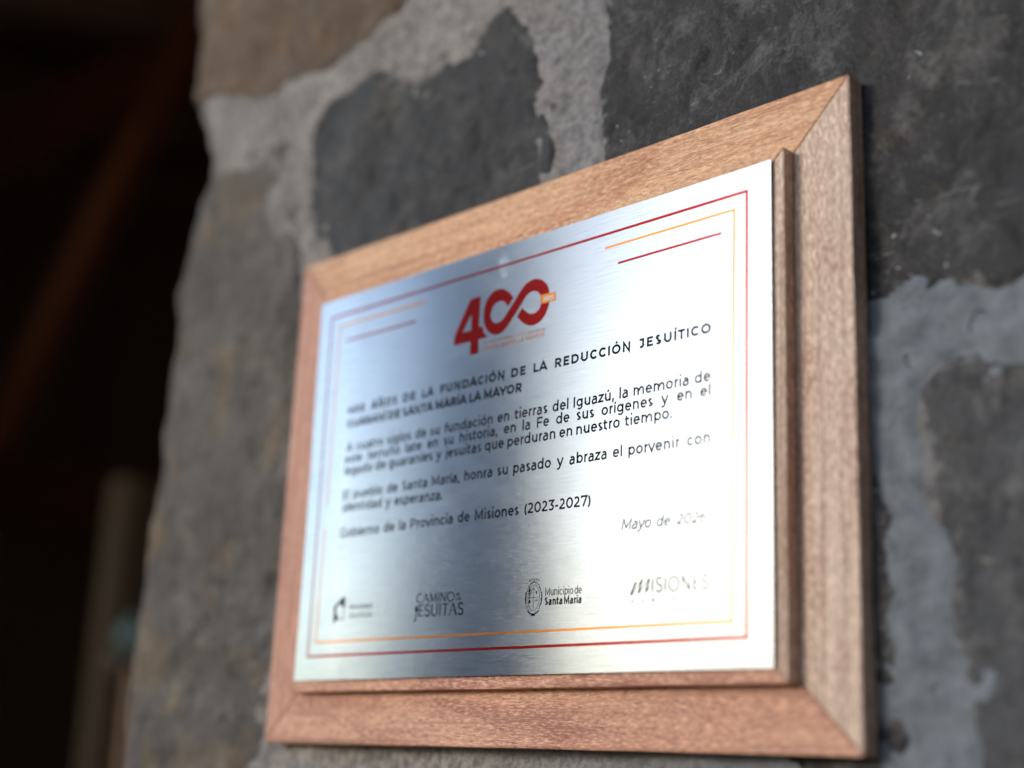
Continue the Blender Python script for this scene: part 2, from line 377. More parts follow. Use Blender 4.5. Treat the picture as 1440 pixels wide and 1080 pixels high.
placed = [q[0] for q in STONES]
def free(cell, gap=.012):
    cx = sum(p[0] for p in cell)/len(cell); cz = sum(p[1] for p in cell)/len(cell)
    vs = np.array(list(cell)+[(cx, cz)]+[((a[0]+b[0])/2, (a[1]+b[1])/2) for a, b in zip(cell, cell[1:]+cell[:1])])
    if (sdf(VIEW, vs[:, 0], vs[:, 1]) > -.005).any(): return False
    for q in placed:
        Q_ = np.array(q)
        if abs(Q_[:, 0].mean()-cx)+abs(Q_[:, 1].mean()-cz) > .9: continue
        if (sdf(q, vs[:, 0], vs[:, 1]) > -gap).any() or (sdf(cell, Q_[:, 0], Q_[:, 1]) > -gap).any(): return False
    return True
for a in seeds:
    cell = [(-.42, -1.5), (1.85, -1.5), (1.85, 1.35), (-.42, 1.35)]
    for b in seeds:
        if b is not a and abs(a[0]-b[0])+abs(a[1]-b[1]) < 1.1: cell = clip_half(cell, a, b)
    if len(cell) < 3: continue
    cx = sum(p[0] for p in cell)/len(cell); cz = sum(p[1] for p in cell)/len(cell)
    cell = [(cx+(p[0]-cx)*.87, cz+(p[1]-cz)*.87) for p in cell]
    vs = cell+[(cx, cz)]
    if not free(cell): continue
    placed.append(cell); add_stone(cell, rng.choice([M_BAS, M_BAS2, M_GRY, M_BAS, M_BRN]), rng.uniform(1, 5), 9, None, kk); kk += 1
for rr, tries in ((.12, 500), (.08, 900), (.05, 1400)):             # smaller stones fitted between
    for _ in range(tries):
        cx, cz = rng.uniform(-.30, 1.7), rng.uniform(-1.4, 1.25); r_ = rr*rng.uniform(.85, 1.15); n_ = rng.choice((5, 6, 7)); ph = rng.uniform(0, 6)
        cell = [(cx+r_*rng.uniform(.8, 1.15)*math.cos(ph+2*math.pi*i/n_), cz+r_*rng.uniform(.7, 1.0)*math.sin(ph+2*math.pi*i/n_)) for i in range(n_)]
        if free(cell): placed.append(cell); add_stone(cell, rng.choice([M_BAS, M_BAS2, M_GRY, M_BAS, M_BRN]), rng.uniform(1.5, 4), 7, None, kk); kk += 1
# mortar: one sheet, fine where the picture shows it
xs = np.concatenate([np.arange(-.60, -.34, .02), np.arange(-.34, .50, .0018), np.arange(.50, 1.9, .02)])
zs = np.concatenate([np.arange(-1.5, -.06, .02), np.arange(-.06, .64, .0018), np.arange(.64, 1.36, .02)])
S, Z = np.meshgrid(xs, zs)
near = np.full(S.shape, -1.0)
for pl, *_ in STONES[:7]: near = np.maximum(near, np.where(True, sdf(pl, S, Z), 0))
h = fbm(S, Z, .05, 5, 401, .55)*.0055 + fbm(S, Z, .008, 2, 431)*.0012
h += .0022*np.exp(-((near+.006)/.005)**2)*(.5+fbm(S, Z, .03, 2, 77))       # smeared lip against the stones
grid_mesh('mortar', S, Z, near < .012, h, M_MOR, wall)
# the body of the wall behind the face
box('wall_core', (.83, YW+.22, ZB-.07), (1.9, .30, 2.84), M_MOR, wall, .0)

# ------------------------------------------------------------------ wooden plaque
plaque = thing('plaque', 'wooden double frame holding a brushed steel commemorative plate, hung on the stone wall', 'plaque', (0, 0, ZB))
def rail(L, W, D, mat, loc, rot, bev=.0012, name='frame_rail', seed=0, label=None):
    """mitred rail: local x along the grain (outer edge at z=0, length L), width W towards +z, front at y=0, back at +D"""
    bm = bmesh.new(); n = 14
    fr = []
    for i in range(n+1):
        t = i/n; xo = t*L; xi = W+t*(L-2*W)
        fr.append([bm.verts.new((x, y, z)) for x, y, z in ((xo, 0, 0), (xi, 0, W), (xi, D, W), (xo, D, 0))])
    for i in range(n):
        for j in range(4): bm.faces.new((fr[i][j], fr[i+1][j], fr[i+1][(j+1) % 4], fr[i][(j+1) % 4]))
    bm.faces.new(fr[0]); bm.faces.new(fr[-1][::-1])
    bmesh.ops.recalc_face_normals(bm, faces=bm.faces)
    bmesh.ops.bevel(bm, geom=[e for e in bm.edges if len(e.link_faces) == 2 and e.calc_face_angle(0) > .5], offset=bev, segments=2, affect='EDGES', profile=.6)
    r = random.Random(seed); ph = [r.uniform(0, 6) for _ in range(4)]
    for v in bm.verts:
        if v.co.z < .0015: v.co.z += .0001*math.sin(v.co.x*90+ph[0])+.00006*math.sin(v.co.x*231+ph[1])
        v.co.y += .00008*math.sin(v.co.x*70+ph[2])
    me = bpy.data.meshes.new(name); bm.to_mesh(me); bm.free()
    o = link(name, me, plaque, mat); o.location = loc; o.rotation_euler = rot
    if label: o['label'] = label
    return o
PW, PH, T1, T2 = .400, .2931, .0109, .0077
FW = .0300
g = .00012                                   # hairline at the mitres
# outer frame (rotations about y: local z always points to the middle)
rail(PW-2*g, FW*1.12, T1, M_WB, (g, 0, 0), (0, 0, 0), seed=1)
rail(PW-2*g, FW*1.12, T1, M_WT, (PW-g, 0, PH), (0, math.pi, 0), seed=2)
rail(PH-2*g, FW*1.12, T1, M_WR, (PW, 0, g), (0, -math.pi/2, 0), seed=3)
rail(PH-2*g, FW*1.12, T1, M_WL, (0, 0, PH-g), (0, math.pi/2, 0), seed=4)
ix0, iz0, ix1, iz1 = .0305, .0278, .3706, .2640
box('backing_board', (PW/2, .0064, PH/2), (PW-.05, .008, PH-.05), M_WB, plaque, .0)
def irail(L, loc, rot, mat, seed): rail(L, .0135, T2, mat, loc, rot, .0007, 'inner_rail', seed)
yo = -T2-.0001
irail(ix1-ix0-2*g, (ix0+g, yo, iz0), (0, 0, 0), M_WB, 11)
irail(ix1-ix0-2*g, (ix1-g, yo, iz1), (0, math.pi, 0), M_WT, 12)
irail(iz1-iz0-2*g, (ix1, yo, iz0+g), (0, -math.pi/2, 0), M_WR, 13)
irail(iz1-iz0-2*g, (ix0, yo, iz1-g), (0, math.pi/2, 0), M_WL, 14)
box('inner_board', ((ix0+ix1)/2, -T2/2+.0006, (iz0+iz1)/2), (ix1-ix0-.02, T2-.0016, iz1-iz0-.02), M_WB, plaque, .0)

# ---- the steel plate (local coordinates in metres from its lower left corner)
GW, GH = .3297, .2246
PX, PZ, PY = .0350, .0340, -T2-.0011
def bow(u, v):
    """the thin sheet is pressed down along its left edge and swells very slightly in the middle"""
    th = float(np.interp(v, [0, .03, .12, .16, .2246], [-.060, -.070, -.065, -.035, -.015]))
    t = max(0., (.046-u)/.040); I = t**3-t**4/2 if t < 1 else .5+(t-1)
    return .0009+th*.040*I + .00005*math.sin(u*42+v*11)+.00003*math.sin(v*60+u*17)
def to_plate(u, v, lift=0):
    b = bow(u, v); return (u, -b-lift, v)
nx, nz = 130, 70
V = []; F = []
for th in (0, 1):
    for j in range(nz+1):
        for i in range(nx+1):
            u = (i/nx)**1.25*GW; v = j/nz*GH; q = to_plate(u, v)
            V.append((q[0], q[1]+th*.0009, q[2]))
idx = lambda i, j, th: th*(nx+1)*(nz+1)+j*(nx+1)+i
for j in range(nz):
    for i in range(nx):
        F.append((idx(i, j, 0), idx(i+1, j, 0), idx(i+1, j+1, 0), idx(i, j+1, 0)))
nfront = len(F)
for j in range(nz):
    for i in range(nx): F.append((idx(i, j, 1), idx(i, j+1, 1), idx(i+1, j+1, 1), idx(i+1, j, 1)))
for i in range(nx):
    F.append((idx(i, 0, 0), idx(i, 0, 1), idx(i+1, 0, 1), idx(i+1, 0, 0))); F.append((idx(i, nz, 0), idx(i+1, nz, 0), idx(i+1, nz, 1), idx(i, nz, 1)))
for j in range(nz):
    F.append((idx(0, j, 0), idx(0, j+1, 0), idx(0, j+1, 1), idx(0, j, 1))); F.append((idx(nx, j, 0), idx(nx, j, 1), idx(nx, j+1, 1), idx(nx, j+1, 0)))
plate = pyd('metal_plate', V, F, plaque, M_STEEL)
plate.location = (PX, PY, PZ)
me = plate.data
sm = [False]*len(me.polygons)
for i in range(nfront*2): sm[i] = True
me.polygons.foreach_set('use_smooth', sm)
uv = me.uv_layers.new(name='UVMap')
for lp in me.loops:
    c = me.vertices[lp.vertex_index].co; uv.data[lp.index].uv = (c.x, c.z)
if True:   # crisp rim so the front keeps its own normals
    bm = bmesh.new(); bm.from_mesh(me)
    for e in bm.edges:
        if e.calc_face_angle(0) > 1.0: e.smooth = False
    bm.to_mesh(me); bm.free()

# ---- print on the plate
LIFT = .00006
def print_mesh(name, V2, F2, mat, label=None, lift=LIFT):
    """V2: plate millimetres"""
    return_V = [to_plate(q[0]/1000, q[1]/1000, lift+(q[2] if len(q) > 2 else 0)) for q in V2]
    o = pyd(name, return_V, F2, plate, mat)
    # face the viewer
    bm = bmesh.new(); bm.from_mesh(o.data)
    for f in bm.faces:
        if f.normal.y > 0: f.normal_flip()
    bm.to_mesh(o.data); bm.free()
    me = o.data; n = len(me.loops); vi = np.empty(n, np.int32); me.loops.foreach_get('vertex_index', vi)
    co = np.empty(len(me.vertices)*3, np.float32); me.vertices.foreach_get('co', co); co = co.reshape(-1, 3)
    me.uv_layers.new(name='UVMap').data.foreach_set('uv', co[vi][:, [0, 2]].ravel())
    if label: o['label'] = label
    return o
def strip(pts, w, closed=False):
    """polyline in mm -> (V,F) of constant width with mitred joins"""
    P = [np.array(p, float) for p in pts]; n = len(P); V = []; F = []
    for i in range(n):
        a = P[i-1] if (i > 0 or closed) else None; b = P[(i+1) % n] if (i < n-1 or closed) else None
        d1 = (P[i]-a)/max(1e-9, np.linalg.norm(P[i]-a)) if a is not None else None
        d2 = (b-P[i])/max(1e-9, np.linalg.norm(b-P[i])) if b is not None else None
        if d1 is None: d1 = d2
        if d2 is None: d2 = d1
        t = d1+d2; t = t/max(1e-9, np.linalg.norm(t)); nn = np.array([-t[1], t[0]])
        ww = w/2/max(.4, abs(np.dot(nn, np.array([-d1[1], d1[0]]))))
        V += [tuple(P[i]+nn*ww), tuple(P[i]-nn*ww)]
    for i in range(n if closed else n-1):
        k = (i+1) % n; F.append((2*i, 2*i+1, 2*k+1, 2*k))
    return V, F
def dens(pts, step=2.5):
    out = []
    for a, b in zip(pts[:-1], pts[1:]):
        n = max(1, int(math.hypot(b[0]-a[0], b[1]-a[1])/step))
        out += [(a[0]+(b[0]-a[0])*i/n, a[1]+(b[1]-a[1])*i/n) for i in range(n)]
    return out+[pts[-1]]
def joinvf(L):
    V = []; F = []
    for n_, (v, f) in enumerate(L):        # strokes that cross lie a few microns apart
        F += [tuple(i+len(V) for i in ff) for ff in f]; V += [(q[0], q[1], (n_ % 7)*5e-6) for q in v]
    return V, F
RB = [(12.2, 13.2), (316.2, 12.9), (316.6, 213.0), (11.4, 213.6)]
v, f = strip(dens(RB+[RB[0]])[:-1], 1.35, True); print_mesh('red_border', v, f, M_LRED)
OG = [[(96.5, 206.2), (20.0, 206.6), (19.6, 98.5)], [(19.6, 85), (19.2, 20.8), (308.8, 19.9), (308.8, 84.6)], [(308.8, 97.6), (309.6, 205.8), (231.0, 205.9)]]
for g_ in OG: v, f = strip(dens(g_), 1.1); print_mesh('orange_border', v, f, M_ORG)
for a, b in (((26.9, 196.5), (89.5, 196.2)), ((239.7, 196.1), (302.3, 196.2))):
    v, f = strip(dens([a, b]), 1.1); print_mesh('short_red_rule', v, f, M_LRED)

def tri_poly(outer, holes=()):
    from mathutils.geometry import tessellate_polygon
    loops = [[Vector((x, y, 0)) for x, y in L] for L in (outer, *holes)]
    V = [(p.x, p.y) for L in loops for p in L]
    return V, [tuple(t) for t in tessellate_polygon(loops)]
def resample(L, n):
    P = np.array(L, float)
    # Catmull-Rom smoothing first
    Q = []
    for i in range(len(P)-1):
        p0 = P[max(0, i-1)]; p1 = P[i]; p2 = P[i+1]; p3 = P[min(len(P)-1, i+2)]
        for t in np.linspace(0, 1, 8, endpoint=False):
            Q.append(.5*((2*p1)+(-p0+p2)*t+(2*p0-5*p1+4*p2-p3)*t*t+(-p0+3*p1-3*p2+p3)*t**3))
    Q.append(P[-1]); Q = np.array(Q); s = np.r_[0, np.cumsum(np.hypot(*np.diff(Q, axis=0).T))]
    t = np.linspace(0, s[-1], n); return np.stack([np.interp(t, s, Q[:, 0]), np.interp(t, s, Q[:, 1])], 1)
v, f = tri_poly([(134.4, 199.7), (142.2, 199.8), (142.1, 182.4), (144.9, 182.2), (145.9, 179.4), (147.4, 177.2), (149.3, 175.5), (142.4, 175.6), (142.5, 168.0), (136.0, 168.0), (135.9, 175.6), (122.8, 175.8), (122.8, 181.0)],
                [[(135.8, 191.2), (129.4, 181.9), (136.0, 181.8)]])
print_mesh('red_numeral', v, f, M_RED)
A1 = [(167.7, 193.6), (164.6, 196.8), (161.4, 199.1), (157.6, 200.6), (153.0, 200.5), (148.9, 198.2), (146.1, 194.1), (145.3, 189.0), (146.0, 183.9), (148.4, 179.8), (151.5, 177.1), (155.2, 175.7), (158.8, 175.7), (162.2, 177.3), (165.9, 180.6)]
B1 = [(163.8, 189.6), (161.4, 192.2), (158.8, 193.7), (155.8, 193.7), (152.9, 192.3), (151.2, 189.6), (150.9, 186.6), (152.0, 184.1), (154.2, 182.5), (156.8, 182.0), (159.5, 182.8), (161.8, 184.6), (164.2, 187.0)]
A2 = [(165.9, 180.6), (170.0, 184.9), (173.8, 188.9), (176.5, 192.0), (179.3, 193.7), (182.7, 194.0), (185.6, 192.8), (187.5, 190.2), (188.0, 187.0), (187.2, 184.3), (185.1, 182.3), (181.7, 182.0), (178.2, 183.4), (174.4, 186.6)]
B2 = [(164.2, 187.0), (168.2, 191.3), (171.7, 195.2), (175.0, 198.3), (179.5, 200.3), (184.7, 200.2), (189.3, 198.0), (192.5, 194.3), (193.8, 189.8), (193.6, 184.7), (191.6, 180.0), (188.2, 176.8), (183.7, 175.5), (179.7, 176.0), (175.0, 178.6), (170.7, 182.5)]
Pa = np.vstack([resample(A1, 46)[:-1], resample(A2, 60)]); Pb = np.vstack([resample(B1, 46)[:-1], resample(B2, 60)])
V2 = [tuple(q) for ab in zip(Pa, Pb) for q in ab]
print_mesh('red_infinity_loop', V2, [(2*i, 2*i+1, 2*i+3, 2*i+2) for i in range(len(Pa)-1)], M_RED)
print_mesh('orange_banner', [(187.4, 190.8), (198.2, 190.3), (198.2, 185.6), (187.4, 185.9)], [(0, 1, 2, 3)], M_ORG, lift=LIFT*2)

# ---- lettering: a round geometric sans drawn as strokes, capital height 1
def arc(cx, cz, rx_, rz_, a0, a1, n=None):
    n = n or max(4, int(abs(a1-a0)/15))
    return [(cx+rx_*math.cos(rad(a0+(a1-a0)*i/n)), cz+rz_*math.sin(rad(a0+(a1-a0)*i/n))) for i in range(n+1)]
def glyph(c, w):
    """-> (advance, [strokes]); w = stroke weight"""
    h = w/2; X = .755; sb = .125; rb = .065           # x-height, stem and round side bearings
    acc = {'Á': 'A', 'Í': 'I', 'Ó': 'O', 'Ú': 'U', 'á': 'a', 'é': 'e', 'í': 'ı', 'ó': 'o', 'ú': 'u'}
    if c in acc:
        ad, st = glyph(acc[c], w); m = ad/2; y = 1.10 if c.isupper() else .86
        return ad, st+[[(m-.03, y), (m+.10, y+.17)]]
    if c in 'Ññ':
        ad, st = glyph('N' if c == 'Ñ' else 'n', w); m = ad/2; y = 1.16 if c == 'Ñ' else .93
        return ad, st+[[(m-.17, y-.04), (m-.11, y+.03), (m-.04, y+.03), (m+.05, y-.03), (m+.11, y-.03), (m+.17, y+.04)]]
    R = lambda adv, b=sb: adv-b-h
    L = sb+h; l = rb+h; T = 1-h; B = h; xt = X-h+.008; xb = h-.008; xm = X/2; xr = (xt-xb)/2
    ct, cb = 1-h+.008, h-.008; cm, cr = .5, (1-w)/2+.008
    if c == 'A': return 1.02, [[(.03, 0), (.51, 1-.02), (.99, 0)], [(.20, .30), (.82, .30)]]
    if c == 'B': return 1.06, [[(L, 0), (L, 1)], [(L, T), (.60, T)]+arc(.60, .755, .27, .245-h, 90, -90)+[(L, .51)], [(.60, .51)]+arc(.62, .255, .31, .255-h, 90, -90)+[(L, B)]]
    if c == 'C': return 1.04, [arc(.57, cm, .505-h, cr, 42, 318)]
    if c == 'G': return 1.10, [arc(.58, cm, .51-h, cr, 44, 318)+[(.97-h, .22), (.97-h, .50)]]
    if c == 'D': return 1.17, [[(L, 0), (L, 1)], [(L, T), (.56, T)]+arc(.58, .5, .51-h, .5-h, 88, -88)+[(.56, B), (L, B)]]
    if c == 'E': return .94, [[(L, 0), (L, 1)], [(L, T), (.84, T)], [(L, .51), (.78, .51)], [(L, B), (.86, B)]]
    if c == 'F': return .89, [[(L, 0), (L, 1)], [(L, T), (.84, T)], [(L, .47), (.78, .47)]]
    if c == 'H': return 1.15, [[(L, 0), (L, 1)], [(R(1.15), 0), (R(1.15), 1)], [(L, .5), (R(1.15), .5)]]
    if c == 'I': return .42, [[(.21, 0), (.21, 1)]]
    if c == 'J': return .78, [[(.10, T), (.62, T)], [(.66-h, 1), (.66-h, .32)]+arc(.36, .32, .30-h, .32-h, 0, -150)]
    if c == 'L': return .84, [[(L, 1), (L, 0)], [(L, B), (.80, B)]]
    if c == 'M': return 1.36, [[(L, 0), (L, .98), (.68, .18), (R(1.36), .98), (R(1.36), 0)]]
    if c == 'N': return 1.15, [[(L, 0), (L, .97), (R(1.15), .03), (R(1.15), 1)]]
    if c == 'O': return 1.20, [arc(.60, cm, .54-h, cr, 0, 360, 28)]
    if c == 'P': return 1.04, [[(L, 0), (L, 1)], [(L, T), (.58, T)]+arc(.60, .66, .35-h, .34-h, 88, -88)+[(.58, .32+h), (L, .32+h)]]
    if c == 'R': return 1.05, [[(L, 0), (L, 1)], [(L, T), (.58, T)]+arc(.60, .66, .35-h, .34-h, 88, -88)+[(.58, .32+h), (L, .32+h)], [(.60, .36), (.90, 0)]]
    if c == 'S': return .91, [arc(.45, .755, .33-h, .253-h, 38, 270, 12)[:-1]+arc(.45, .25, .36-h, .258-h, 90, -145, 14)]
    if c == 'T': return .84, [[(.42, 0), (.42, 1)], [(.02, T), (.82, T)]]
    if c == 'U': return 1.12, [[(.115+h, 1), (.115+h, .42)]+arc(.56, .42, .445-h, .42-h+.008, 180, 360, 14)+[(1.005-h, 1)]]
    if c == 'V': return 1.0, [[(.03, 1), (.50, .03), (.97, 1)]]
    if c == 'Y': return .94, [[(.02, 1), (.47, .36), (.92, 1)], [(.47, .38), (.47, 0)]]
    if c == 'a': return .83, [arc(.40, .50, .305-h, X-.5-h+.008, 145, 0)+[(.705-h, .0)], [(.705-h, .435), (.37, .435)]+arc(.33, .22, .23-h*.6, .215-h*.2, 92, 268)[0:]+[(.40, h-.01), (.60, .09), (.705-h, .20)]]
    if c == 'b': return .94, [[(L, 0), (L, 1.06)], arc(.51, xm, .37-h, xr, 0, 360, 24)]
    if c == 'c': return .79, [arc(.43, xm, .375-h, xr, 44, 316)]
    if c == 'd': return .94, [[(R(.94), 0), (R(.94), 1.06)], arc(.43, xm, .37-h, xr, 0, 360, 24)]
    if c == 'e': return .855, [[(l, xm+.01), (.80-h, xm+.01)]+arc(.43, xm, .37-h, xr, 2, 318)[0:]]
    if c == 'f': return .49, [[(.20, 0), (.20, .78)]+arc(.42, .80, .22, .27-h, 180, 75)[0:], [(.02, X-h-.02), (.46, X-h-.02)]]
    if c == 'g': return .955, [arc(.435, xm+.015, .37-h, xr-.015, 0, 360, 24), [(.83-h, X), (.83-h, .06)]+arc(.46, .04, .37-h, .32-h, 0, -138)]
    if c == 'h': return .94, [[(L, 0), (L, 1.06)], [(L, .36)]+arc(.47, .42, .345-h, X-.42-h+.008, 165, 0)+[(.815-h, 0)]]
    if c == 'n': return .94, [[(L, 0), (L, X)], [(L, .36)]+arc(.47, .42, .345-h, X-.42-h+.008, 165, 0)+[(.815-h, 0)]]
    if c == 'm': return 1.46, [[(L, 0), (L, X)], [(L, .36)]+arc(.44, .42, .315-h, X-.42-h+.008, 165, 0)+[(.755-h, 0)], [(.755-h, .36)]+arc(1.03, .42, .315-h, X-.42-h+.008, 165, 0)+[(1.345-h, 0)]]
    if c == 'i': return .39, [[(.195, 0), (.195, X)], [(.195, .93), (.195, .93+w*1.15)]]
    if c == 'ı': return .39, [[(.195, 0), (.195, X)]]
    if c == 'j': return .40, [[(.205, X), (.205, -.05)]+arc(.02, -.05, .185, .20-h, 0, -75), [(.205, .93), (.205, .93+w*1.15)]]
    if c == 'l': return .39, [[(.195, 0), (.195, 1.06)]]
    if c == 'o': return .895, [arc(.4475, xm, .385-h, xr, 0, 360, 24)]
    if c == 'p': return .94, [[(L, -.27), (L, X)], arc(.51, xm, .37-h, xr, 0, 360, 24)]
    if c == 'q': return .94, [[(R(.94), -.27), (R(.94), X)], arc(.43, xm, .37-h, xr, 0, 360, 24)]
    if c == 'r': return .56, [[(L, 0), (L, X)], [(L, .38)]+arc(.47, .40, .30-h*.4, X-.40-h+.008, 170, 82)[1:]]
    if c == 's': return .68, [arc(.34, .565, .25-h, .195-h, 32, 270, 10)[:-1]+arc(.34, .19, .27-h, .198-h, 90, -145, 12)]
    if c == 't': return .575, [[(.20, .93), (.20, .20)]+arc(.40, .20, .20, .20-h+.006, 180, 295), [(.02, X-h-.02), (.50, X-h-.02)]]
    if c == 'u': return .935, [[(.12+h, X), (.12+h, .34)]+arc(.465, .34, .345-h, .34-h+.008, 180, 345)+[(.81-h, .42)], [(.81-h, X), (.81-h, 0)]]
    if c == 'v': return .76, [[(.04, X), (.38, .03), (.72, X)]]
    if c == 'y': return .76, [[(.04, X), (.39, .03)], [(.72, X), (.33, -.12), (.24, -.22), (.12, -.25), (.03, -.21)]]
    if c == 'z': return .72, [[(.07, X-h), (.61, X-h), (.09, h), (.65, h)]]
    if c == '0': return .98, [arc(.49, cm, .42-h, cr, 0, 360, 26)]
    if c == '2': return .84, [arc(.38, .66, .33-h, .345-h, 150, -38)+[(.10, h)], [(.08, h), (.77, h)]]
    if c == '3': return .83, [[(.08, T), (.69, T), (.40, .58)], [(.36, .58)]+arc(.38, .30, .37-h, .30-h+.008, 88, -140)]
    if c == '4': return .97, [[(.62, 1), (.12, .25+h), (.93, .25+h)], [(.71, .55), (.71, 0)]]
    if c == '6': return .90, [arc(.46, .315, .38-h, .32-h, 0, 360, 22), arc(.60, .50, .53-h, .50-h+.008, 62, 200)]
    if c == '7': return .86, [[(.05+h, .78), (.05+h, T), (.76, T), (.34, 0)]]
    if c == '-': return .54, [[(.09, .37), (.45, .37)]]
    if c == '(': return .46, [arc(.92, .40, .74, .82, 142, 218, 10)]
    if c == ')': return .46, [arc(-.46, .40, .74, .82, 38, -38, 10)]
    if c == ',': return .32, [[(.16, w*1.1), (.17, 0), (.11, -.20)]]
    if c == '.': return .32, [[(.16, 0), (.16, w*1.2)]]
    print('NO GLYPH', c); return .5, []
def word_strokes(txt, cap, sx, w, shear=0., track=0.):
    x = 0; L = []
    for c in txt:
        ad, st = glyph(c, w)
        for pl in st: L.append([((x+a+shear*b)*cap*sx, b*cap) for a, b in pl])
        x += ad+track
    lo = min(p[0] for pl in L for p in pl)-w*cap*sx/2; hi = max(p[0] for pl in L for p in pl)+w*cap*sx/2
    return [[(a-lo, b) for a, b in pl] for pl in L], hi-lo
def line(txt, x0, y0, x1, y1, cap, sx=1.0, w=.13, mat=None, shear=0.0, name='text_line', track=0., fit=False):
    words = txt.split(' '); W = [word_strokes(t, cap, sx, w, shear, track) for t in words]
    tot = sum(q[1] for q in W); L = x1-x0
    if len(W) > 1 and not fit: gap = (L-tot)/(len(W)-1); k = 1
    else:
        gap = cap*.38*sx; k = L/(tot+gap*(len(W)-1)); gap *= k
    if not fit: print('LINE', txt[:18], 'gap/cap %.2f' % (gap/cap))
    out = []; x = 0
    for st, wd in W:
        for pl in st:
            closed = len(pl) > 12 and math.hypot(pl[0][0]-pl[-1][0], pl[0][1]-pl[-1][1]) < 1e-4
            p2 = [(x0+x+a*k, y0+(y1-y0)*(x+a*k)/L+b) for a, b in pl]
            out.append(strip(p2[:-1] if closed else p2, w*cap*(.5+.5*min(1, sx*k)), closed))
        x += wd*k+gap
    return print_mesh(name, *joinvf(out), mat or M_INK)
HS, HX, HO = 4.8, 1.08, .235
line('400 AÑOS DE LA FUNDACIÓN DE LA REDUCCIÓN JESUÍTICO', 33.5, 150.6, 296.7, 149.7, HS, HX, HO, name='heading_line', track=.08)
line('GUARANÍ DE SANTA MARÍA LA MAYOR', 33.8, 142.5, 176.7, 141.5, HS, HX, HO, name='heading_line', track=.0)
BS, BX, BO = 5.35, .99, .17
line('A cuatro siglos de su fundación en tierras del Iguazú, la memoria de', 34.6, 128.1, 296.6, 127.1, BS, BX, BO)
line('este terruño late en su historia, en la Fe de sus orígenes y en el', 34.6, 121.3, 296.6, 120.5, BS, BX, BO)
line('legado de guaraníes y jesuitas que perduran en nuestro tiempo.', 34.9, 114.5, 274.6, 113.2, BS, BX, BO)
line('El pueblo de Santa María, honra su pasado y abraza el porvenir con', 35.0, 100.4, 296.6, 98.8, BS, BX, BO)
line('identidad y esperanza.', 35.3, 93.4, 120.2, 91.8, BS, BX, BO)
line('Gobierno de la Provincia de Misiones (2023-2027)', 35.2, 78.6, 225.9, 77.8, BS, BX, BO)
line('Mayo de 2026', 245.6, 64.3, 295.6, 63.5, 5.0, .95, .135, M_GRI, shear=.25, name='date_line')
line('AÑOS', 189.4, 186.9, 197.0, 186.6, 2.4, 1, .18, M_WHT, name='banner_text', fit=True).location.y = -LIFT*1.6
line('Fundación Reducción Jesuítica', 146.2, 172.0, 191.2, 171.0, 1.9, 1, .10, M_ORL, name='small_text', fit=True)
line('SANTA MARÍA LA MAYOR', 146.0, 168.5, 191.3, 167.9, 2.4, 1, .14, M_ORL, name='small_text', fit=True)
# logos along the bottom
logo = lambda name, parts, mat=M_INK: print_mesh(name, *joinvf(parts), mat)
logo('house_emblem', [tri_poly([(42.0, 45.0), (43.9, 44.8), (43.9, 38.6), (42.2, 39.3), (39.8, 41.6), (37.0, 39.6), (36.4, 38.0), (36.4, 36.4), (38.6, 34.4), (38.5, 32.4), (36.2, 31.9), (34.4, 30.0), (34.7, 36.0), (34.1, 39.6), (38.0, 42.4)]),
    strip([(43.3, 38.6), (43.5, 35), (43.3, 32.4)], .5), strip([(39.6, 33.0), (43.3, 32.6)], .5)])
line('MISIONES', 48.2, 38.0, 68.2, 37.6, 2.3, 1, .18, name='logo_text', fit=True)
line('JESUÍTICAS', 48.4, 33.1, 68.5, 32.8, 2.6, 1, .12, name='logo_text', fit=True)
# simple drawn capitals: strokes on a 1 x 1 em, arcs as (cx, cz, rx, rz, a0, a1)
G = {'C': (.82, [(arc(.45, .5, .43, .5, 50, 310), 1)]),
 'A': (.80, [([(.0, 0), (.36, 1)], .6), ([(.36, 1), (.78, 0)], 1.3), ([(.13, .36), (.62, .36)], .6)]),
 'M': (1.0, [([(.08, 0), (.14, 1)], .6), ([(.14, 1), (.48, .08)], 1.2), ([(.48, .08), (.84, 1)], .6), ([(.84, 1), (.92, 0)], 1.2)]),
 'I': (.20, [([(.1, 0), (.1, 1)], 1.1)]),
 'N': (.86, [([(.1, 0), (.1, 1)], .7), ([(.1, 1), (.76, 0)], 1.2), ([(.76, 0), (.76, 1)], .7)]),
 'O': (1.0, [(arc(.5, .5, .46, .5, 0, 360, 26), 1)]),
 'E': (.60, [([(.1, 0), (.1, 1)], 1.1), ([(.1, .96), (.55, .96)], .8), ([(.1, .52), (.50, .52)], .8), ([(.1, .04), (.57, .04)], .8)]),
 'S': (.62, [(arc(.32, .745, .24, .24, 20, 270, 12)+arc(.32, .25, .26, .25, 90, -160, 12)[1:], 1.1)]),
 'U': (.82, [([(.1, 1), (.1, .35)]+arc(.41, .32, .31, .32, 180, 360, 12)+[(.72, 1)], 1.0)]),
 'T': (.74, [([(.37, 0), (.37, 1)], 1.1), ([(.02, .96), (.72, .96)], .8)]),
 'J': (.34, [([(.22, 1), (.22, .0)]+arc(.0, .0, .22, .32, 0, -70, 6), 1.1)])}
